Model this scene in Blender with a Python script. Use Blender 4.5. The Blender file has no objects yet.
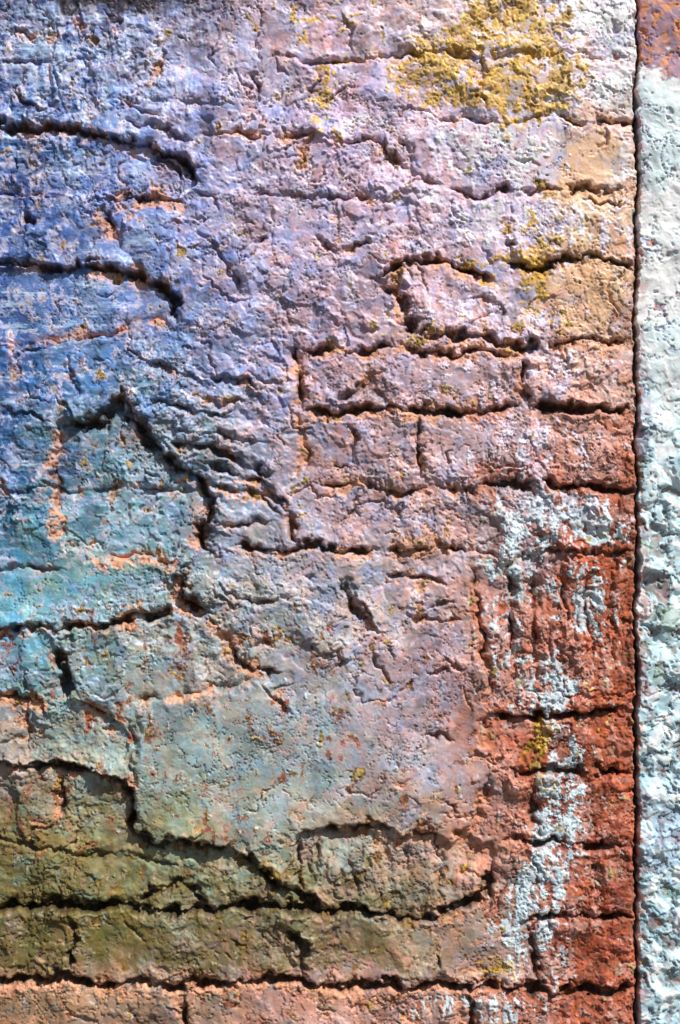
import bpy, math, numpy as np
f32=np.float32
# ---------------------------------------------------------------- noise
_a=np.random.RandomState(7).rand(4096)*2*np.pi
GX=np.cos(_a).astype(f32); GY=np.sin(_a).astype(f32)
def hsh(xi,yi,seed):
    h=(xi.astype(np.int64)*374761393+yi.astype(np.int64)*668265263+seed*974634777)&0xffffffff
    h=((h^(h>>13))*1274126177)&0xffffffff
    return (h^(h>>16))
def perlin(x,y,seed):
    x0=np.floor(x); y0=np.floor(y); fx=(x-x0).astype(f32); fy=(y-y0).astype(f32)
    xi=x0.astype(np.int64); yi=y0.astype(np.int64)
    def g(i,j):
        k=hsh(xi+i,yi+j,seed)&4095
        return GX[k]*(fx-i)+GY[k]*(fy-j)
    sx=fx*fx*fx*(fx*(fx*6-15)+10); sy=fy*fy*fy*(fy*(fy*6-15)+10)
    a=g(0,0); b=g(1,0); c=g(0,1); d=g(1,1)
    return (a+(b-a)*sx)+((c+(d-c)*sx)-(a+(b-a)*sx))*sy
def fbm(x,y,scale,octv=4,seed=0,gain=0.55):
    o=np.zeros(x.shape,f32); amp=1.;tot=0.;s=scale
    for i in range(octv):
        o+=amp*perlin(x/s+i*17.3,y/s-i*9.1,seed+i*31); tot+=amp*amp; amp*=gain; s*=0.5
    return o/(0.27*math.sqrt(tot))       # ~ unit sigma
def voro(x,y,scale,seed):
    X=x/scale; Y=y/scale; xi=np.floor(X); yi=np.floor(Y)
    f1=np.full(x.shape,9.,f32); f2=f1.copy()
    for i in (-1,0,1):
        for j in (-1,0,1):
            k=hsh(xi+i,yi+j,seed)
            px=xi+i+(k&1023)/1023.; py=yi+j+((k>>10)&1023)/1023.
            d=np.sqrt((px-X)**2+(py-Y)**2).astype(f32)
            m=d<f1
            f2=np.where(m,f1,np.minimum(f2,d)); f1=np.where(m,d,f1)
    return (f2-f1)*scale
def ss(a,b,x):
    t=np.clip((x-a)/(b-a),0,1); return t*t*(3-2*t)
def lin(c):
    c=np.asarray(c,float)/255.; return np.where(c<0.04045,c/12.92,((c+0.055)/1.055)**2.4).astype(f32)
def blob(u,v,cx,cy,rx,ry): return np.exp(-((u-cx)/rx)**2-((v-cy)/ry)**2).astype(f32)

# wall coordinates: u to the right, v down, in millimetres; (340,512) is 1.5 m above ground
def axis(lo,a,b,hi,step=1.0):
    core=list(np.arange(a,b+0.5,step)); L=[];s=step;x=a
    while x>lo:
        s=min(s*1.12,14); x-=s; L.append(max(x,lo))
    R=[];s=step;x=b
    while x<hi:
        s=min(s*1.12,14); x+=s; R.append(min(x,hi))
    return np.array(L[::-1]+core+R)

# ---------------------------------------------------------------- relief drawing on the wall
class Relief:
    def __init__(s,ug,vg,U,V,jit):
        s.ug,s.vg,s.U,s.V,s.jit=ug,vg,U,V,jit
        s.cut=np.zeros(U.shape,f32); s.led=np.zeros(U.shape,f32); s.lip=np.zeros(U.shape,f32); s.near=np.zeros(U.shape,f32); s.pil=np.zeros(U.shape,f32)
    def win(s,P,m):
        i0=np.searchsorted(s.ug,P[:,0].min()-m); i1=np.searchsorted(s.ug,P[:,0].max()+m)
        j0=np.searchsorted(s.vg,P[:,1].min()-m); j1=np.searchsorted(s.vg,P[:,1].max()+m)
        return (slice(j0,j1),slice(i0,i1))
    def line(s,pts,w,depth,led=0.,lip=0.5,mod=None,fall=16.):
        P=np.array(pts,float); W=s.win(P,60); U=s.U[W]; V=s.V[W]
        if U.size==0: return
        best=np.full(U.shape,1e9,f32); sg=np.zeros(U.shape,f32); tt=np.zeros(U.shape,f32); acc=0.
        for a,b in zip(P[:-1],P[1:]):
            d=b-a; L=math.hypot(*d); 
            if L<1e-6: continue
            px=U-a[0]; py=V-a[1]
            t=np.clip((px*d[0]+py*d[1])/(L*L),0,1)
            q=np.hypot(px-t*d[0],py-t*d[1])
            c=d[0]*py-d[1]*px
            m=q<best
            best=np.where(m,q,best); sg=np.where(m,np.sign(c),sg); tt=np.where(m,acc+t*L,tt); acc+=L
        end=np.minimum(tt,acc-tt)
        tap=ss(-1,16,end)
        mm=mod[W] if mod is not None else 1.
        if depth>=11: mm=np.maximum(mm,.5)
        k=tap*mm
        ww=np.maximum(w*(0.25+0.8*k),.75)
        rb=np.maximum(best+s.jit[W]*w*.25,0)
        s.cut[W]=np.maximum(s.cut[W],depth*k*np.exp(-(rb/ww)**2))
        sd=best*sg
        up=ss(1.2,-1.2,sd+s.jit[W]*.5)
        s.led[W]+=1.3*led*tap*(0.4+0.6*mm)*up*np.exp(-np.maximum(best-2,0)/fall)*ss(55,35,best)
        s.lip[W]=np.maximum(s.lip[W],lip*tap*np.exp(-((sd-w*0.9)/(w*1.6+2.8))**2))  # lower side of the crack: mask for bare render and its painted lit edge
        if mod is not None:
            s.near[W]=np.maximum(s.near[W],tap*min(1,depth/9)*np.exp(-(best/13)**2))
            s.pil[W]=np.maximum(s.pil[W],k*min(1,depth/8)*np.exp(-(best/6.5)**2))
    def poly(s,pts,edge=1.6):
        P=np.array(pts,float); W=s.win(P,40); U=s.U[W]; V=s.V[W]
        out=np.zeros(s.U.shape,f32)
        best=np.full(U.shape,1e9,f32); ins=np.zeros(U.shape,bool)
        n=len(P)
        for i in range(n):
            a=P[i]; b=P[(i+1)%n]; d=b-a; LL=d@d
            px=U-a[0]; py=V-a[1]; t=np.clip((px*d[0]+py*d[1])/LL,0,1)
            best=np.minimum(best,np.hypot(px-t*d[0],py-t*d[1]))
            if a[1]!=b[1]:
                c=((a[1]>V)!=(b[1]>V))&(U<(b[0]-a[0])*(V-a[1])/(b[1]-a[1])+a[0]); ins^=c
        sd=np.where(ins,best,-best)
        out[W]=ss(-edge,edge,sd); return out

def build(name,ug,vg,H,C,R,mat,edge_back=250.,shift=None):
    # pad a ring so that the slab has real thickness
    ug2=np.concatenate([[ug[0]],ug,[ug[-1]]]); vg2=np.concatenate([[vg[0]],vg,[vg[-1]]])
    Hp=np.pad(H,1,mode='edge'); Cp=np.pad(C,((1,1),(1,1),(0,0)),mode='edge'); Rp=np.pad(R,1,mode='edge')
    Hp[0,:]=Hp[-1,:]=-edge_back; Hp[:,0]=Hp[:,-1]=-edge_back
    UU,VV=np.meshgrid(ug2,vg2)
    if shift is not None: UU=UU+np.pad(shift,1,mode='edge')
    ny,nx=UU.shape
    co=np.empty((ny*nx,3),f32)
    co[:,0]=((UU-340)*0.001).ravel(); co[:,1]=(-Hp*0.001).ravel(); co[:,2]=(1.5+(512-VV)*0.001).ravel()
    idx=np.arange(ny*nx).reshape(ny,nx)
    q=np.stack([idx[:-1,:-1],idx[1:,:-1],idx[1:,1:],idx[:-1,1:]],-1).reshape(-1,4)
    q=np.concatenate([q,[[idx[0,0],idx[0,-1],idx[-1,-1],idx[-1,0]]]])
    me=bpy.data.meshes.new(name)
    me.vertices.add(len(co)); me.vertices.foreach_set('co',co.ravel())
    me.loops.add(q.size); me.loops.foreach_set('vertex_index',q.ravel().astype(np.int32))
    me.polygons.add(len(q)); me.polygons.foreach_set('loop_start',(np.arange(len(q))*4).astype(np.int32))
    me.polygons.foreach_set('loop_total',np.full(len(q),4,np.int32))
    me.polygons.foreach_set('use_smooth',np.ones(len(q),bool))
    me.update(calc_edges=True)
    at=me.color_attributes.new('paint','FLOAT_COLOR','POINT')
    rgba=np.ones((ny*nx,4),f32); rgba[:,:3]=Cp.reshape(-1,3); at.data.foreach_set('color',rgba.ravel())
    ar=me.attributes.new('rough','FLOAT','POINT'); ar.data.foreach_set('value',Rp.ravel().astype(f32))
    me.materials.append(mat)
    ob=bpy.data.objects.new(name,me); bpy.context.scene.collection.objects.link(ob); return ob

def wall_material(name,bump=0.5,grain=0.35):
    m=bpy.data.materials.new(name); m.use_nodes=True; nt=m.node_tree; N=nt.nodes; L=nt.links; N.clear()
    out=N.new('ShaderNodeOutputMaterial'); b=N.new('ShaderNodeBsdfPrincipled'); L.new(b.outputs[0],out.inputs[0])
    tc=N.new('ShaderNodeTexCoord')
    a=N.new('ShaderNodeAttribute'); a.attribute_name='paint'
    r=N.new('ShaderNodeAttribute'); r.attribute_name='rough'
    n1=N.new('ShaderNodeTexNoise'); n1.inputs['Scale'].default_value=380; n1.inputs['Detail'].default_value=2
    n1.inputs['Roughness'].default_value=.7; L.new(tc.outputs['Object'],n1.inputs['Vector'])
    mr=N.new('ShaderNodeMapRange'); mr.inputs[1].default_value=0.3; mr.inputs[2].default_value=0.7
    mr.inputs[3].default_value=1-grain; mr.inputs[4].default_value=1+grain; L.new(n1.outputs[0],mr.inputs[0])
    mul=N.new('ShaderNodeVectorMath'); mul.operation='SCALE'; L.new(a.outputs['Color'],mul.inputs[0]); L.new(mr.outputs[0],mul.inputs['Scale'])
    L.new(mul.outputs[0],b.inputs['Base Color'])
    L.new(r.outputs['Fac'],b.inputs['Roughness']); b.inputs['Specular IOR Level'].default_value=0.5
    bp=N.new('ShaderNodeBump'); bp.inputs['Strength'].default_value=bump; bp.inputs['Distance'].default_value=0.0012
    L.new(n1.outputs[0],bp.inputs['Height']); L.new(bp.outputs[0],b.inputs['Normal'])
    return m

# ================================================================= BRICK WALL
JOINT=637.
ug=axis(-1500,-16,JOINT,JOINT); vg=axis(-1100,-16,1040,2030)
Ug,Vg=np.meshgrid(ug.astype(f32),vg.astype(f32))
wx=2.6*fbm(Ug,Vg,34,3,1)+1.3*fbm(Ug,Vg,9,3,2)
wy=2.8*fbm(Ug,Vg,38,3,3)+1.4*fbm(Ug,Vg,9,3,4)
U=Ug+wx; V=Vg+wy
R=Relief(ug,vg,U,V,fbm(Ug,Vg,8,2,8))
mod=np.clip(0.82+0.45*fbm(Ug,Vg,26,2,9,.6),0.15,1.4)

rec=[([(-400,120),(45,127),(130,141),(183,157),(194,175),(190,196),(150,190),(90,196),(-400,192)],-5),
 ([(-400,262),(100,269),(140,272),(165,286),(178,303),(166,322),(95,338),(40,344),(-400,350)],-5),
 ([(60,424),(100,418),(122,403),(140,428),(165,454),(196,480),(210,503),(204,548),(170,562),(110,558),(66,551),(54,470)],-6),
 ([(-400,764),(50,767),(103,768),(122,780),(131,802),(133,834),(150,842),(230,844),(258,868),(292,892),(292,908),(-400,906)],-7),
 ([(292,835),(330,828),(400,832),(455,843),(472,830),(492,850),(494,880),(462,908),(430,922),(292,908)],-4),
 ([(-400,628),(50,632),(64,650),(70,700),(126,728),(128,762),(-400,758)],-3.5),
 ([(102,198),(130,194),(165,198),(150,212),(125,218),(122,245),(108,235)],-4),
 ([(370,276),(400,276),(408,300),(402,330),(385,318),(396,300),(380,290)],-4),
 ([(486,712),(560,714),(634,708),(634,766),(500,766),(486,745)],-2),
 ([(470,560),(520,556),(634,560),(634,700),(495,702),(478,640)],-1.5),
 ([(175,572),(188,578),(188,600),(212,612),(196,618),(176,606),(168,588)],-7),
 ([(340,582),(352,580),(358,604),(376,630),(360,634),(344,612)],-3)]
H=np.zeros(U.shape,f32); recm=np.zeros(U.shape,f32)
for P,h in rec:
    m=R.poly(P); H+=1.15*h*m; recm=np.maximum(recm,m)
smoothpatch=R.poly([(140,705),(200,692),(262,684),(290,682),(300,560),(455,560),(474,580),(480,640),(492,740),(474,818),(456,842),(330,828),(232,842),(150,840),(136,800)],4)
H+=3.4*smoothpatch*ss(600,700,Vg)
P8=R.poly([(296,560),(200,600),(235,640),(255,668),(290,676),(470,640),(470,560)],6); H+=1.5*P8

# (points, width, depth, ledge, lip)
S=[
 ([(-300,118),(0,122),(45,128),(90,135),(130,142),(160,151),(180,158),(191,170),(193,190)],3.4,13,3,.5),
 ([(150,150),(170,162),(182,180)],3,8,1.5,.4),
 ([(100,200),(130,194),(165,197),(192,206)],3.5,9,2,.9),
 ([(100,200),(106,222),(120,246)],3.0,7,1,.9),
 ([(14,212),(34,218),(42,222)],3.4,10,2,.3),
 ([(-100,192),(30,193),(62,200)],2,5,1,.2),
 ([(-300,258),(0,262),(50,266),(100,269),(140,272),(165,285),(178,302),(172,322)],3.2,13,3,.5),
 ([(172,322),(130,331),(95,337),(60,342),(0,349)],2.2,4,0,1.1),
 ([(0,60),(60,66),(100,62)],2,4,1,.1),([(60,66),(62,124)],1.6,3,.5,.1),
 ([(195,132),(250,135),(310,138),(370,140),(420,168)],2,5,1.2,.5),
 ([(120,100),(160,100),(230,104)],2,3,1,.2),
 ([(260,60),(300,60),(380,57),(440,52),(500,60),(632,56)],2,4.5,1.2,.3),
 ([(262,0),(258,58),(250,130)],1.6,4,.7,.3),
 ([(240,250),(255,243),(268,232)],3.4,8,2.5,.9),
 ([(240,196),(320,196),(370,200),(420,192)],2,4,1,.3),
 ([(330,195),(338,262)],1.5,2,.5,.3),
 ([(400,130),(415,170),(440,185)],2,5,1.5,.6),
 ([(440,190),(480,193),(560,188),(600,192),(636,190)],2.2,8,1.5,.5),
 ([(552,118),(580,122),(636,120)],2.4,9,1.5,.5),
 ([(430,118),(480,122),(552,120)],1.8,4,1,.4),
 ([(480,60),(484,118)],1.5,3,.5,.4),
 ([(506,195),(512,225),(503,258)],2,6,1,.6),
 ([(366,276),(390,270),(418,258),(446,262),(470,270),(500,282)],3.0,12,3,.9),
 ([(500,264),(530,269),(560,262),(600,257),(636,262)],2.8,12,2,.8),
 ([(404,284),(407,310),(409,345)],3.4,13,2,.9),
 ([(366,276),(372,284),(396,290),(404,300)],2.5,8,1,.9),
 ([(409,330),(440,335),(480,338),(520,346),(545,342)],3.0,12,3,.8),
 ([(545,342),(600,342),(636,337)],2.2,8,1.5,.8),
 ([(296,352),(340,349),(380,348),(430,353),(480,350),(522,352)],2.4,9,1.5,.8),
 ([(296,338),(299,370),(303,408)],2.8,10,1.5,1),
 ([(300,408),(330,413),(366,411),(392,405),(420,412),(470,411),(520,405)],3.2,12,2.5,.8),
 ([(330,395),(352,392),(370,378),(380,400)],3.2,8,2.5,.6),
 ([(522,352),(525,378),(527,402)],2.6,11,1,.8),
 ([(526,402),(560,408),(600,409),(636,405)],3.4,14,2.5,.8),
 ([(418,414),(421,445),(418,478)],2.0,8,.8,.7),
 ([(350,425),(358,440),(352,465)],2.4,5,1,.6),
 ([(300,408),(306,440),(303,478)],1.8,4,.3,1.1),
 ([(540,482),(565,487),(600,488),(636,490)],3.0,13,2.5,.6),
 ([(300,487),(340,485),(390,490),(440,488),(540,484)],2.2,8,1.5,.7),
 ([(230,548),(260,551),(300,545),(345,548),(382,550)],3.2,12,3,.6),
 ([(284,492),(290,520),(298,546)],2.2,7,1,.8),
 ([(382,550),(440,545),(480,552),(540,556),(636,552)],1.8,5.5,1,.6),
 ([(384,572),(405,580),(430,578),(448,584)],2.6,8,3,.5),
 ([(434,548),(455,546)],2.4,7,2,.4),
 ([(468,556),(478,600),(484,650),(494,702)],2,5.5,.5,.9),
 ([(512,560),(508,620),(516,680)],2,5,.5,.6),([(530,570),(534,640),(528,700)],1.8,4,.5,.5),
 ([(560,560),(566,620),(560,690)],1.8,4,.5,.4),([(590,565),(586,620),(594,660)],1.8,4,.5,.4),([(612,560),(616,640)],1.8,4,.5,.4),
 ([(488,712),(520,714),(560,713),(606,710),(636,706)],3,12,2.5,.5),
 ([(500,766),(540,770),(590,768),(636,772)],2.6,10.5,1.5,.6),
 ([(487,712),(488,740),(492,766)],2,5,1,.9),
 ([(494,840),(540,842),(590,840),(636,846)],2.6,10.8,1.5,.6),
 ([(535,775),(538,838)],2,6,.7,.4),([(596,848),(598,912)],2,5,.7,.3),
 ([(520,917),(560,915),(600,918),(636,916)],3,12,2,.6),
 ([(536,920),(538,986)],2.8,11,1,.5),
 ([(-300,908),(0,908),(60,905),(130,908),(165,912),(200,910),(260,905),(300,909),(350,911),(400,918),(432,923),(460,908),(484,890),(496,868)],4.2,17,3.5,.4),
 ([(130,905),(150,892),(176,885),(200,896),(214,908)],3,9,2.5,.5),
 ([(-300,980),(0,979),(60,978),(100,982),(180,983),(260,981),(300,979),(350,986),(420,984),(500,986),(560,990),(636,990)],3.8,15,2.5,.8),
 ([(70,914),(74,940),(72,976)],3.2,12,1,.3),
 ([(285,934),(298,936),(304,955),(301,978)],3.8,13,1.5,.4),([(296,912),(294,934)],2.5,6,1,.3),
 ([(182,986),(184,1060)],2.6,9,.8,.5),([(470,990),(474,1060)],2.2,8,.8,.5),
 ([(-300,764),(0,765),(50,768),(100,768),(121,780),(130,800),(133,832),(150,842),(190,845),(232,843)],4.0,15,3.5,.5),
 ([(232,843),(250,860),(270,880),(300,897),(330,908)],3.2,10,3.5,.3),
 ([(290,834),(330,827),(370,826),(420,832),(456,843)],2.4,8,3,.4),
 ([(456,843),(474,822),(484,800),(490,766)],1.8,4,.5,1.0),
 ([(318,838),(322,880)],2.4,4.5,1.2,.2),([(355,836),(352,870),(362,900)],2.4,4,1.2,.2),([(405,838),(412,880)],2.4,5,1.2,.2),([(440,848),(436,890)],2.4,4.5,1.2,.2),
 ([(300,836),(297,870),(305,900)],2.8,7,1.5,.3),
 ([(60,426),(100,420),(122,400),(140,428),(165,454),(196,480),(209,502),(211,520),(203,538),(208,562)],4.8,14,3.5,.4),
 ([(118,398),(135,408),(150,432)],3.6,9,3,.2),
 ([(60,426),(54,470),(60,520),(68,552)],2.4,4,0,1.3),
 ([(68,552),(110,560),(150,556),(186,566)],2.4,4,0,1.3),
 ([(-200,488),(20,488),(60,492),(130,488),(200,492)],1.8,4,1,.2),
 ([(-100,566),(30,568),(70,572)],1.8,4.5,1,.3),
 ([(168,573),(186,574),(188,598),(214,612)],5,14,3,.4),
 ([(-300,632),(0,629),(60,627),(120,622),(160,614),(178,600)],3.2,12,3,.7),
 ([(60,636),(64,665),(69,700)],3.2,12,1.5,.5),
 ([(68,698),(98,712),(128,728)],3.4,11,2.5,.8),
 ([(200,612),(228,636),(244,662),(286,672)],2.8,9,3,.8),
 ([(128,706),(160,700),(200,690),(256,680)],2.2,4,0,1.3),
 ([(128,706),(134,750),(134,800)],1.8,4,1,.6),
 ([(-200,704),(0,700),(60,702)],2.2,6,1,.9),
 ([(22,708),(28,762)],2,6,1,.8),
 ([(60,775),(66,800),(52,820),(20,842)],2.4,6,1.4,.7),
 ([(-200,842),(0,840),(60,850),(130,856),(180,868)],2.2,5,1.6,.4),
 ([(340,582),(348,602),(366,622),(378,634)],2.8,7,2.5,.4),
 ([(306,577),(318,579)],3.6,12,2,.8),
 ([(418,738),(440,734),(456,742)],2.4,5,2,.4),
 ([(245,650),(262,640),(278,648)],2.4,5,2,.6),
 ([(262,700),(275,690),(300,684)],2,4,1,.8),
 ([(200,372),(240,380),(262,396)],2.6,6,3,.2),
 ([(130,350),(170,372),(205,380)],2.4,5,2.5,.2),
 ([(190,392),(224,402),(250,404)],2.2,5,2.5,.2),
 ([(150,398),(190,412),(240,418)],2.2,5,2.5,.2),
 ([(165,440),(200,446),(240,458),(276,480)],3,8,3.5,.2),
 ([(150,424),(196,430),(236,440),(262,446)],2.8,7,3.5,.2),
 ([(205,462),(250,476),(282,490)],2.8,8,3.5,.3),
 ([(205,486),(250,492),(300,498)],2.4,6,2.5,.3),
 ([(213,520),(240,526),(276,520)],2.4,6,2.5,.3),
 ([(120,120),(150,128),(180,140),(200,138)],2,4,1.6,.2),([(200,228),(230,262),(240,300)],2,4,1.4,.2),
 ([(340,300),(352,330)],2,5,1.5,.5),([(310,238),(340,250),(380,246)],2,4,2,.3),([(60,352),(80,392),(74,410)],2,4,1.4,.2),
 ([(216,590),(250,600),(292,596)],2,5,2.2,.3),([(400,612),(440,622),(462,616)],2,4,1.8,.3),([(300,640),(330,652),(352,648)],2,4,2,.4),
 ([(0,340),(30,350),(60,345)],2.2,5,1.4,.2),
 ([(60,0),(50,60),(52,120)],1.5,2.5,.5,.1),
 ([(270,190),(276,260),(290,330)],1.3,2,.3,.4),
]
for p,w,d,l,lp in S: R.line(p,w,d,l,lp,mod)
# small random flakes, chips & hairline splits following the render
rs=np.random.RandomState(11)
for i in range(250):
    x=rs.uniform(-10,630); y=rs.uniform(-10,1030); a=rs.normal(0.15,0.5) if rs.rand()<.6 else rs.normal(1.5,.35)
    n=rs.randint(2,6); P=[(x,y)]
    for k in range(n):
        a+=rs.normal(0,.45); st=rs.uniform(4,13); P.append((P[-1][0]+st*math.cos(a),P[-1][1]+st*math.sin(a)))
    if 150<x<450 and 690<y<830: 
        if rs.rand()<.75: continue
    R.line(P,rs.uniform(1.0,2.0),rs.uniform(2,6),rs.uniform(.5,2.2),rs.uniform(0,.6),None,fall=8)
# long meandering hairline cracks
for i in range(46):
    x=rs.uniform(0,620); y=rs.uniform(-10,1000); a=rs.choice([0,1.57,1.57])+rs.normal(0,.4); P=[(x,y)]
    for k in range(rs.randint(6,15)):
        a+=rs.normal(0,.6); a=a*.9+.1*(1.5 if a>.8 else 0.); st=rs.uniform(4,11); P.append((P[-1][0]+st*math.cos(a),P[-1][1]+st*math.sin(a)))
    R.line(P,1.1,rs.uniform(2.4,3.6),.4,.25,None,fall=6)
# ordinary coursing outside the detailed zone
outm=np.maximum(np.maximum(ss(-20,-120,Ug),ss(-20,-120,Vg)),ss(1040,1140,Vg))
row=np.floor((V+16)/73.); fy=(V+16)/73.-row; dy=np.minimum(fy,1-fy)*73
fx=(U+(row%2)*112+20*np.sin(row*3.1))/225.; fx=fx-np.floor(fx); dx=np.minimum(fx,1-fx)*225
gen=np.maximum(np.exp(-(dy/4.5)**2),np.exp(-(dx/4.5)**2))*10*outm
cut=np.maximum(R.cut,gen)
H+=R.led-cut-2.6*R.pil
# undulation, trowel marks, pitting
big=fbm(Ug,Vg,150,3,21); mid=fbm(U,V,36,4,22,.48); fin=fbm(U,V,9,3,23,.5)
sp=smoothpatch*ss(690,720,Vg)
rough=np.clip(0.7+0.45*fbm(Ug,Vg,120,2,24),0.2,1.5)*(1-0.6*sp)
rightz=ss(470,520,Ug)*ss(340,400,Vg)
rough=rough-.3*recm*ss(620,560,Vg)*rough+.35*recm*ss(600,640,Vg)+0.25*rightz
rough=rough*(1+.5*R.near)
H+=2.0*big+1.3*mid*rough+0.19*fin*rough
H+=0.04*fbm(Ug,Vg,3.2,2,25)*rough
# flaking plates: crisp little terraces of old render
pn=fbm(U,V,50,5,81,.58); pz=np.clip(.5+.6*fbm(Ug,Vg,110,2,82)+.5*R.near+.4*rightz,0,1.3)*(1-.8*sp)
plate=np.zeros(U.shape,f32); pedge=np.zeros(U.shape,f32)
for th in (-1.1,-.25,.6,1.4):
    plate+=ss(th-.035,th+.035,pn); pedge=np.maximum(pedge,np.exp(-((pn-th)/.08)**2))
H+=1.4*plate*pz
# sagging wrinkles in thick paint (diagonal) around mid left
ca,sa=math.cos(.35),math.sin(.35)
Ur=U*ca+V*sa; Vr=-U*sa+V*ca
wr=fbm(Ur*0.32,Vr,20,3,26); wr=1-np.abs(wr)
wz=np.clip(blob(Ug,Vg,210,420,110,95)+.6*blob(Ug,Vg,330,300,90,60)+.5*blob(Ug,Vg,240,560,80,60)+.5*blob(Ug,Vg,400,600,70,40)+.4*blob(Ug,Vg,200,200,100,60),0,1)
H+=2.2*wr*wz*(1-recm)
# vertical tooling on right
vt=fbm(U,V*0.14,12,4,27,.55)
vz=np.clip(1.5*blob(Ug,Vg,560,630,90,70)+.6*blob(Ug,Vg,60,60,90,90)+.9*blob(Ug,Vg,370,870,90,45),0,1.6)
H+=1.5*vt*vz
# craquelure
cu=Ug+7*fbm(Ug,Vg,22,4,31,.65); cv=Vg+7*fbm(Ug,Vg,22,4,32,.65)
v1=voro(cu,cv,40,5); v2=voro(cu,cv,16,6)
c1=np.exp(-(v1/1.1)**2); c2=np.exp(-(v2/.9)**2)
cm1=ss(-.7,.4,fbm(Ug,Vg,90,3,33)+.5*rightz); cm2=ss(-.2,.8,fbm(Ug,Vg,70,3,34)+.5*rightz)
crk=np.maximum(c1*cm1*.95,c2*cm2*.8)
H-=1.6*crk
ring=np.exp(-((v1-3.4)/1.5)**2)*cm1+np.exp(-((v2-3)/1.2)**2)*cm2*.7

# ---------------------------------------------------------------- paint layers
gx=np.array([-200,0,85,170,255,340,425,510,595,700.])
gy=np.array([-200,0,60,120,200,280,360,440,520,600,680,760,840,920,1000,1300.])
T=[
 [(60,80,125),(70,68,100),(90,82,108),(150,128,143),(175,145,155),(195,168,168),(220,202,212),(215,207,232)],
 [(46,84,150),(100,124,174),(138,138,176),(163,146,168),(182,157,178),(195,170,172),(212,182,165),(215,200,208)],
 [(66,108,172),(104,138,196),(140,146,198),(168,156,184),(186,160,188),(198,174,195),(205,192,212),(212,185,178)],
 [(56,90,155),(86,112,172),(122,132,184),(158,146,176),(173,153,180),(188,164,184),(198,186,218),(212,178,152)],
 [(48,84,150),(98,130,180),(112,130,186),(150,144,176),(172,145,164),(186,156,170),(194,174,190),(212,170,134)],
 [(44,90,150),(70,116,168),(100,129,172),(136,134,168),(166,140,156),(176,149,158),(184,158,168),(198,156,138)],
 [(40,86,138),(90,134,150),(114,142,160),(146,145,166),(172,140,146),(174,145,150),(190,168,180),(186,130,112)],
 [(42,102,142),(90,148,156),(112,148,158),(144,148,165),(175,149,157),(172,149,156),(176,154,160),(162,100,80)],
 [(86,152,180),(114,155,156),(134,151,149),(149,151,153),(154,150,156),(170,146,148),(178,134,122),(156,88,62)],
 [(98,138,142),(124,150,148),(152,152,144),(155,158,153),(160,157,164),(175,150,160),(170,122,108),(156,80,54)],
 [(150,136,126),(136,140,126),(142,160,155),(150,167,167),(160,162,168),(167,151,158),(176,122,104),(152,76,52)],
 [(116,107,62),(118,107,60),(140,140,108),(154,150,130),(160,150,134),(165,144,130),(182,128,108),(146,68,46)],
 [(92,86,42),(106,97,50),(113,103,70),(126,116,86),(137,126,97),(142,126,105),(167,140,126),(146,70,50)],
 [(152,120,92),(162,130,104),(152,127,110),(168,128,113),(168,128,117),(170,132,120),(166,141,134),(138,66,50)]]
G=lin(np.array(T)); G=np.concatenate([G[:,:1],G,G[:,-1:]],1); G=np.concatenate([G[:1],G,G[-1:]],0)
def grid(G,x,y):
    x=np.clip(x,gx[0],gx[-1]-1e-3); y=np.clip(y,gy[0],gy[-1]-1e-3)
    i=np.searchsorted(gx,x,side='right')-1; j=np.searchsorted(gy,y,side='right')-1
    a=((x-gx[i])/(gx[i+1]-gx[i])); b=((y-gy[j])/(gy[j+1]-gy[j]))
    a=(a*a*(3-2*a))[...,None]; b=(b*b*(3-2*b))[...,None]
    return (G[j,i]*(1-a)+G[j,i+1]*a)*(1-b)+(G[j+1,i]*(1-a)+G[j+1,i+1]*a)*b
C=grid(G,Ug+24*fbm(Ug,Vg,50,5,41,.75),Vg+24*fbm(Ug,Vg,50,5,42,.75)).astype(f32)
def mix(C,col,m):
    col=lin(col) if not isinstance(col,np.ndarray) else col
    return C+(col-C)*np.clip(m,0,1)[...,None]
t=fbm(U,V,55,5,43,.7); C*=np.exp(0.18*t)[...,None]
t2=fbm(Ug,Vg,26,5,44,.75)
C*=np.stack([np.exp(.13*t2),np.ones_like(t2),np.exp(-.11*t2)],-1)
n5=fbm(U,V,24,5,51,.68); n6=fbm(Ug,Vg,90,3,52); n7=fbm(U,V,9,4,53,.66)
nf=fbm(Ug,Vg,5,3,54,.65); nf2=fbm(Ug,Vg,6,3,55,.65)
# dry-brushed streaks on blue side
st=fbm(Ug*0.12,Vg,7,4,45,.7)
C=mix(C,(172,197,224),ss(.4,1.4,st+.6*n6+.2*nf)*.62*ss(280,60,Ug)*ss(760,700,Vg))
C=mix(C,(24,52,102),ss(.5,1.5,-st+.6*fbm(Ug,Vg,50,3,47)+.2*nf)*.52*ss(260,40,Ug)*ss(640,560,Vg))
sv=fbm(Ug,Vg*0.11,8,4,48,.7)
C=mix(C,(190,205,235),ss(.4,1.3,sv+.4*t+.2*nf)*.6*np.clip(blob(Ug,Vg,60,90,130,120)+blob(Ug,Vg,200,60,100,60)*.6,0,1))
# worn chalky patches of the paint
bloom=ss(.3,.9,.85*n5+.4*n7+.15*nf+.3*(2*ss(700,0,Vg)-.8))
bl=mix(np.zeros(C.shape,f32)+lin((210,204,226)),(182,204,206),ss(500,720,Vg)*ss(520,300,Ug))
C=mix(C,bl,bloom*.45*ss(860,760,Vg+0*Ug))
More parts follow.
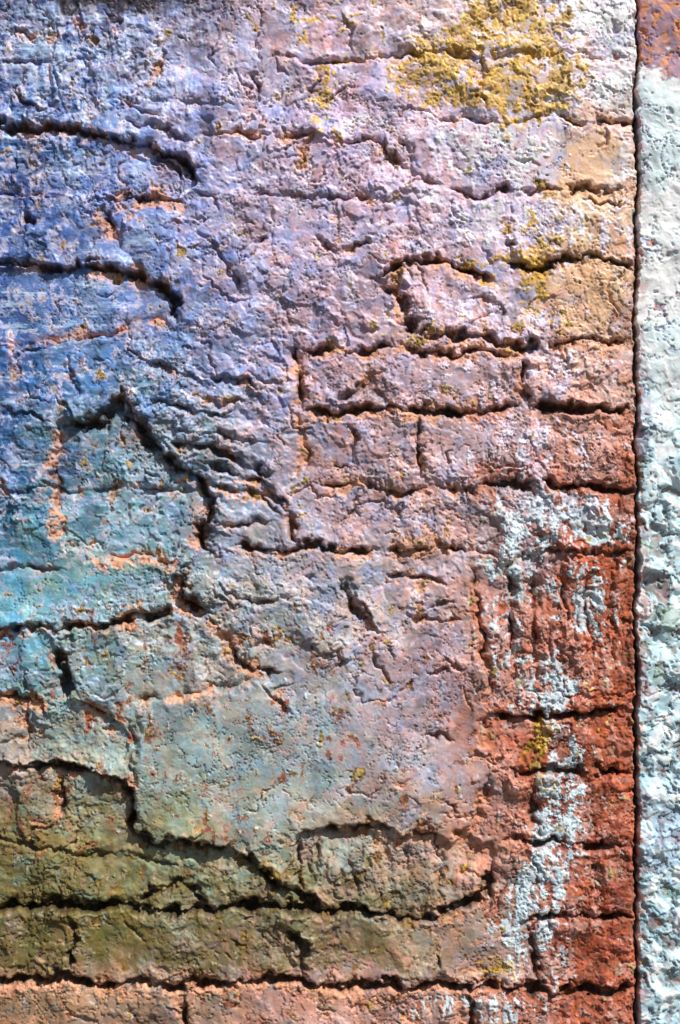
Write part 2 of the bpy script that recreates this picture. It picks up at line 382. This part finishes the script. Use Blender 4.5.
# old mauve/salmon coats showing through, and bluish ones in the warm area
m1=ss(.4,.9,.8*fbm(U+90,V,30,5,91,.7)+.4*n7)
C=mix(C,(190,138,132),m1*.42*(.3+.7*ss(120,300,Ug)))
m2=ss(.5,1.0,.8*fbm(U,V+50,34,5,92,.7)+.4*n7)
C=mix(C,(124,146,190),m2*.45*ss(520,380,Ug)*ss(800,640,Vg)); C=mix(C,(116,160,150),m2*.4*ss(640,760,Vg)*ss(480,300,Ug)*ss(960,900,Vg))
C=mix(C,C*.58,ss(.6,1.5,-n5+.3*nf2)*.5)
# fine pale scuffs
sc1=fbm(Ur*.12,Vr,5,3,93,.6); sc2=fbm((U*.8-V*.6)*.12,U*.6+V*.8,5,3,94,.6)
C=mix(C,(222,214,224),ss(1.5,2.1,np.maximum(sc1,sc2)+.3*n6)*.5*ss(760,680,Vg))
# warm under-render seen where paint has thinned / flaked, and painted-in lit lower lips of cracks
under=np.zeros(C.shape,f32)+lin((200,144,112))
under=mix(under,(190,142,124),ss(330,180,Ug)*ss(560,400,Vg))
under=mix(under,(162,84,54),ss(440,540,Ug+20*n6)*ss(330,470,Vg))
under=mix(under,(112,93,46),ss(440,330,Ug)*ss(800,860,Vg)*ss(985,960,Vg))
bias=-1.75+.95*ss(250,480,Ug)*ss(260,420,Vg)+.65*ss(500,580,Ug+14*n6)*ss(340,480,Vg)+.7*blob(Ug,Vg,120,220,70,50)+.7*blob(Ug,Vg,60,730,90,50)+.5*blob(Ug,Vg,240,640,60,60)
bias+=.6*ss(970,990,Vg)-.35*smoothpatch+.5*pedge*pz+.35*R.near
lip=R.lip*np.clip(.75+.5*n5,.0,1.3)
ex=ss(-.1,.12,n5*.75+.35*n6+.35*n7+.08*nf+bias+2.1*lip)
litlipcol=np.clip(lip*1.2*ss(-.9,.5,n7+.6*n5+.8),0,1)
H+=1.1*(1-ex)
C=mix(C,under*np.exp(.20*n7+.06*nf)[...,None],ex*.84)
C=mix(C,under*1.1,litlipcol*.6)  # light catching the lower crack edges, put into the colour over bare render
# peach vertical run on the right
pe=ss(-.3,.5,.5*n5+.2*n7+1.6*(ss(548,566,Ug+8*n6)*ss(618,600,Ug+8*n6))*ss(120,150,Vg)*ss(350,320,Vg)-1.0)
C=mix(C,(206,164,126),pe*.8)
# rust brick areas low right
ru=ss(-.2,.4,.8*n5+.4*vt+.5*n7+1.9*ss(515,595,Ug+14*n6)*ss(390,540,Vg)-1.1-.8*ss(640,560,Vg))
rust=lin((160,80,48))*np.exp(.34*n7+.24*t+.06*nf)[...,None]
rust=mix(rust,(80,38,26),ss(.2,1.1,.7*n7+.2*nf2+.6*n5)*.65)
C=mix(C,rust,ru*.92)
pk=ss(.3,.65,.7*n7+.15*nf2+.6*n5+.6*vt-.5*n6)*rightz*ss(650,600,Ug-8*n6)
C=mix(C,(202,152,140),pk*.62); H+=.6*pk
# pale blue-white remains of limewash
lw=(1.5*blob(U,V,520,545,32,54)+1.6*blob(U,V,548,690,24,36)+2.0*blob(U,V,562,800,22,64)+1.7*blob(U,V,545,880,20,54)+1.2*blob(U,V,590,600,28,54)
   +1.3*blob(U,V,520,930,28,46)+1.2*blob(U,V,480,1005,60,16)+1.0*blob(U,V,560,505,48,22)+1.1*blob(U,V,590,525,30,20)+.9*blob(U,V,555,370,34,24)+1.0*blob(U,V,530,440,78,26)
   +1.5*blob(U,V,500,225,62,28)+1.6*blob(U,V,590,20,64,32)+1.2*blob(U,V,480,150,74,24)+1.1*blob(U,V,590,95,50,20)+1.0*blob(U,V,460,310,66,20)+.95*blob(U,V,590,225,50,26)+.9*blob(U,V,500,640,28,56)+.75*blob(U,V,450,370,66,20))
lwm=ss(0,.28,.75*n5+.7*n7+.15*nf+.5*sv+1.9*np.clip(lw,0,1.3)-1.85)
lcol=mix(np.zeros(C.shape,f32)+lin((220,208,236)),(190,216,226),ss(400,560,Vg))
C=mix(C,lcol*np.exp(.07*n7)[...,None],lwm*.85*(1-.6*litlipcol)); H+=.8*lwm
# ochre lichen
oc=(2.0*blob(U,V,495,58,66,42)+2.0*blob(U,V,530,88,42,40)+1.3*blob(U,V,440,72,54,28)+1.0*blob(U,V,320,95,24,44)+.9*blob(U,V,322,18,34,30)+1.1*blob(U,V,540,235,28,34)
   +1.1*blob(U,V,500,265,46,18)+1.0*blob(U,V,535,312,32,34)+1.5*blob(U,V,515,8,40,24)+1.1*blob(U,V,538,735,20,38)+1.0*blob(U,V,492,968,20,16)+.9*blob(U,V,440,325,40,12)+.7*blob(U,V,390,340,30,8)+.5*blob(U,V,600,720,20,40))
ocm=ss(-.05,.4,.8*n5+.6*n7+.2*nf+1.9*np.clip(oc,0,1.25)-1.75)
C=mix(C,lin((178,138,28))*np.exp(.36*n7+.1*nf)[...,None],ocm*.85); H+=.5*ocm*np.clip(n7,-1,1.5)
# olive algae in low left and joints
al=ss(-.1,.8,.6*n5+.4*n7+1.5*ss(500,380,Ug)*ss(840,890,Vg)*ss(982,960,Vg)+.8*blob(Ug,Vg,130,450,50,30)-.9)
C=mix(C,lin((86,80,30))*np.exp(.25*n7)[...,None],al*.65)
# dark soot / tar at top left
so=ss(-.2,.3,.3*n5+2.4*blob(U,V,130,-14,110,28)-1.2); C=mix(C,(30,20,26),so*.92)
# dirt lodged in open joints, hollows and along flake edges
dirt=np.maximum(ss(1.8,6,cut)*(.8+.2*np.clip(n7,-1,1)),R.pil*ss(-.8,.8,n7)*.4); C=mix(C,lin((48,36,20)),dirt*.9)
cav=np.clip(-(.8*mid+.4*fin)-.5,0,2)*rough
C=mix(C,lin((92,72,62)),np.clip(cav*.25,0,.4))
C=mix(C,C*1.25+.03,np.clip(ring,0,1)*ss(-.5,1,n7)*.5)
C=mix(C,lin((72,52,44)),crk*.78)
C=mix(C,lin((104,74,60)),pedge*pz*ss(-.2,1,n7)*.5)
pit=ss(2.15,2.6,fbm(Ug,Vg,6,2,61)+.4*n5); C=mix(C,lin((60,42,36)),pit*.75); H-=2.2*pit
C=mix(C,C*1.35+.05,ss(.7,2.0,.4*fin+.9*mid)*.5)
C=np.clip(C*(1.24+.16*ss(450,0,Vg)*ss(50,350,Ug))[...,None],.006,.86)
RO=np.clip(.50+.3*ex+.2*recm,.4,.98)

# arris rolls back into the vertical joint
jn=fbm(Ug*0,Vg,12,3,72)
jd=np.maximum(JOINT-Ug+1.4*jn,0)
jt=ss(3.8,0,jd); H-=jt*(18+6*jn)+1.5*np.exp(-(jd/10)**2)
C=mix(C,lin((176,120,96)),np.exp(-(jd/6)**2)*ss(-.5,.6,n5+.5*n7)*.55)
C=mix(C,lin((58,42,32)),jt*.6)
jit=(1.8*fbm(np.zeros_like(Vg)+3,Vg,70,4,71,.5))*ss(60,0,JOINT-Ug)
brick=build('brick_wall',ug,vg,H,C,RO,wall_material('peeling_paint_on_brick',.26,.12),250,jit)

# ================================================================= WHITE PLASTER WALL (right)
ug=axis(JOINT,JOINT,706,1900); vg=axis(-1100,-16,1040,2030)
Ug,Vg=np.meshgrid(ug.astype(f32),vg.astype(f32))
U=Ug+2.5*fbm(Ug,Vg,30,3,101); V=Vg+2.5*fbm(Ug,Vg,30,3,102)
n5=fbm(U,V,26,5,103,.66); n7=fbm(U,V,10,4,104,.6); n6=fbm(Ug,Vg,90,3,105); nf=fbm(Ug,Vg,5,3,109,.6)
low=ss(350,480,Vg)
H=-1+1.8*n6+1.7*fbm(U,V,34,3,113,.45)*(.5+.7*low)+.16*fbm(U,V,9,2,114)*(.3+.9*low)
pn=fbm(U,V,38,4,111,.58)
for th in (-.8,.1,1.0): H+=1.4*ss(th-.05,th+.05,pn)*(.4+.7*low)
fl=ss(.2,.5,n5+.4*n7-1.0+.8*low); H-=1.4*fl
C=np.zeros(U.shape+(3,),f32)+lin((228,240,246))
C=mix(C,(176,206,216),low*ss(-1.2,.8,n5+.3))
C=mix(C,(140,180,194),ss(640,760,Vg)*.6*ss(-.6,.6,n5))
C=mix(C,(130,112,98),fl*(.25+.5*low))
C=mix(C,(178,198,232),ss(-.3,.8,n6+.5*n7)*.55*(1-low*.4))
v=voro(U+4*n5,V+4*n7,30,15)
cr=np.exp(-(v/1.1)**2)*ss(-.6,.3,fbm(Ug,Vg,60,2,112)); C=mix(C,(80,66,56),cr*.75); H-=1.8*cr
top=ss(-.2,.3,.5*n5+1.8*ss(92,50,Vg+(Ug-655)*-.4)-.9); C=mix(C,(146,98,122),top*.88)
C=mix(C,(206,136,76),top*ss(.1,.6,n7)*.75)
C=mix(C,(112,136,96),ss(.8,1.5,fbm(U,V,40,4,106))*.5*low)
C=mix(C,C*.55,ss(.6,1.3,.2*nf+.9*n7)*.6*(.15+.8*low))
pit=ss(1.8,2.4,fbm(Ug,Vg,8,2,107)+.5*n5); C=mix(C,(66,54,42),pit*.75*(.3+.7*low)); H-=1.6*pit
C=mix(C,(186,120,92),ss(14,2,Ug-JOINT+5*n5)*ss(-.4,1.0,n7+.3)*.6)
C=np.clip(C*(1.2*np.exp(.05*n7)[...,None]),.01,.86)
jn=fbm(Ug*0,Vg,12,3,73)
jd=np.maximum(Ug-JOINT+1.0*jn,0)
jt=ss(2.4,0,jd); H-=jt*18+1.5*np.exp(-(jd/8)**2); C=mix(C,(60,44,34),jt*.6)
jit=(1.8*fbm(np.zeros_like(Vg)+3,Vg,70,4,71,.5)+.4)*ss(60,0,Ug-JOINT)
build('plaster_wall',ug,vg,H,C,np.full(U.shape,.7,f32),wall_material('white_render',.24,.08),250,jit)

# ================================================================= GROUND
me=bpy.data.meshes.new('ground'); s=200
me.from_pydata([(-s,-s,0),(s,-s,0),(s,s,0),(-s,s,0)],[],[(0,1,2,3)])
g=bpy.data.objects.new('ground',me); bpy.context.scene.collection.objects.link(g)
m=bpy.data.materials.new('trodden_earth'); m.use_nodes=True; nt=m.node_tree; b=nt.nodes['Principled BSDF']
n=nt.nodes.new('ShaderNodeTexNoise'); n.inputs['Scale'].default_value=60; n.inputs['Detail'].default_value=8
tc=nt.nodes.new('ShaderNodeTexCoord'); nt.links.new(tc.outputs['Object'],n.inputs['Vector'])
r=nt.nodes.new('ShaderNodeValToRGB'); r.color_ramp.elements[0].color=(.05,.045,.04,1); r.color_ramp.elements[1].color=(.13,.115,.095,1)
nt.links.new(n.outputs[0],r.inputs[0]); nt.links.new(r.outputs[0],b.inputs['Base Color']); b.inputs['Roughness'].default_value=.95
me.materials.append(m)

# ================================================================= LIGHT, SKY, CAMERA
sc=bpy.context.scene
d=np.array([.41,-.47,.78]); d/=np.linalg.norm(d)
w=bpy.data.worlds.new('World'); sc.world=w; w.use_nodes=True; nt=w.node_tree
sk=nt.nodes.new('ShaderNodeTexSky'); sk.sky_type='NISHITA'; sk.sun_disc=False
sk.sun_elevation=math.asin(d[2]); sk.sun_rotation=math.atan2(d[0],d[1])
bg=nt.nodes['Background']; bg.inputs[1].default_value=.06; nt.links.new(sk.outputs[0],bg.inputs[0])
from mathutils import Vector
L=bpy.data.lights.new('sun','SUN'); L.energy=5; L.angle=math.radians(.5); L.color=(1,.97,.92)
lo=bpy.data.objects.new('sun',L); sc.collection.objects.link(lo); lo.location=(2,-3,5)
lo.rotation_euler=Vector(d).to_track_quat('Z','Y').to_euler()
cam=bpy.data.cameras.new('camera'); D=1.7; cam.lens=36*D/1.024; cam.sensor_width=36; cam.clip_start=.05; cam.clip_end=1000
co=bpy.data.objects.new('camera',cam); sc.collection.objects.link(co); co.location=(0,-D,1.5); co.rotation_euler=(math.radians(90),0,0)
sc.camera=co
sc.view_settings.view_transform='Standard'; sc.view_settings.look='None'; sc.view_settings.exposure=0
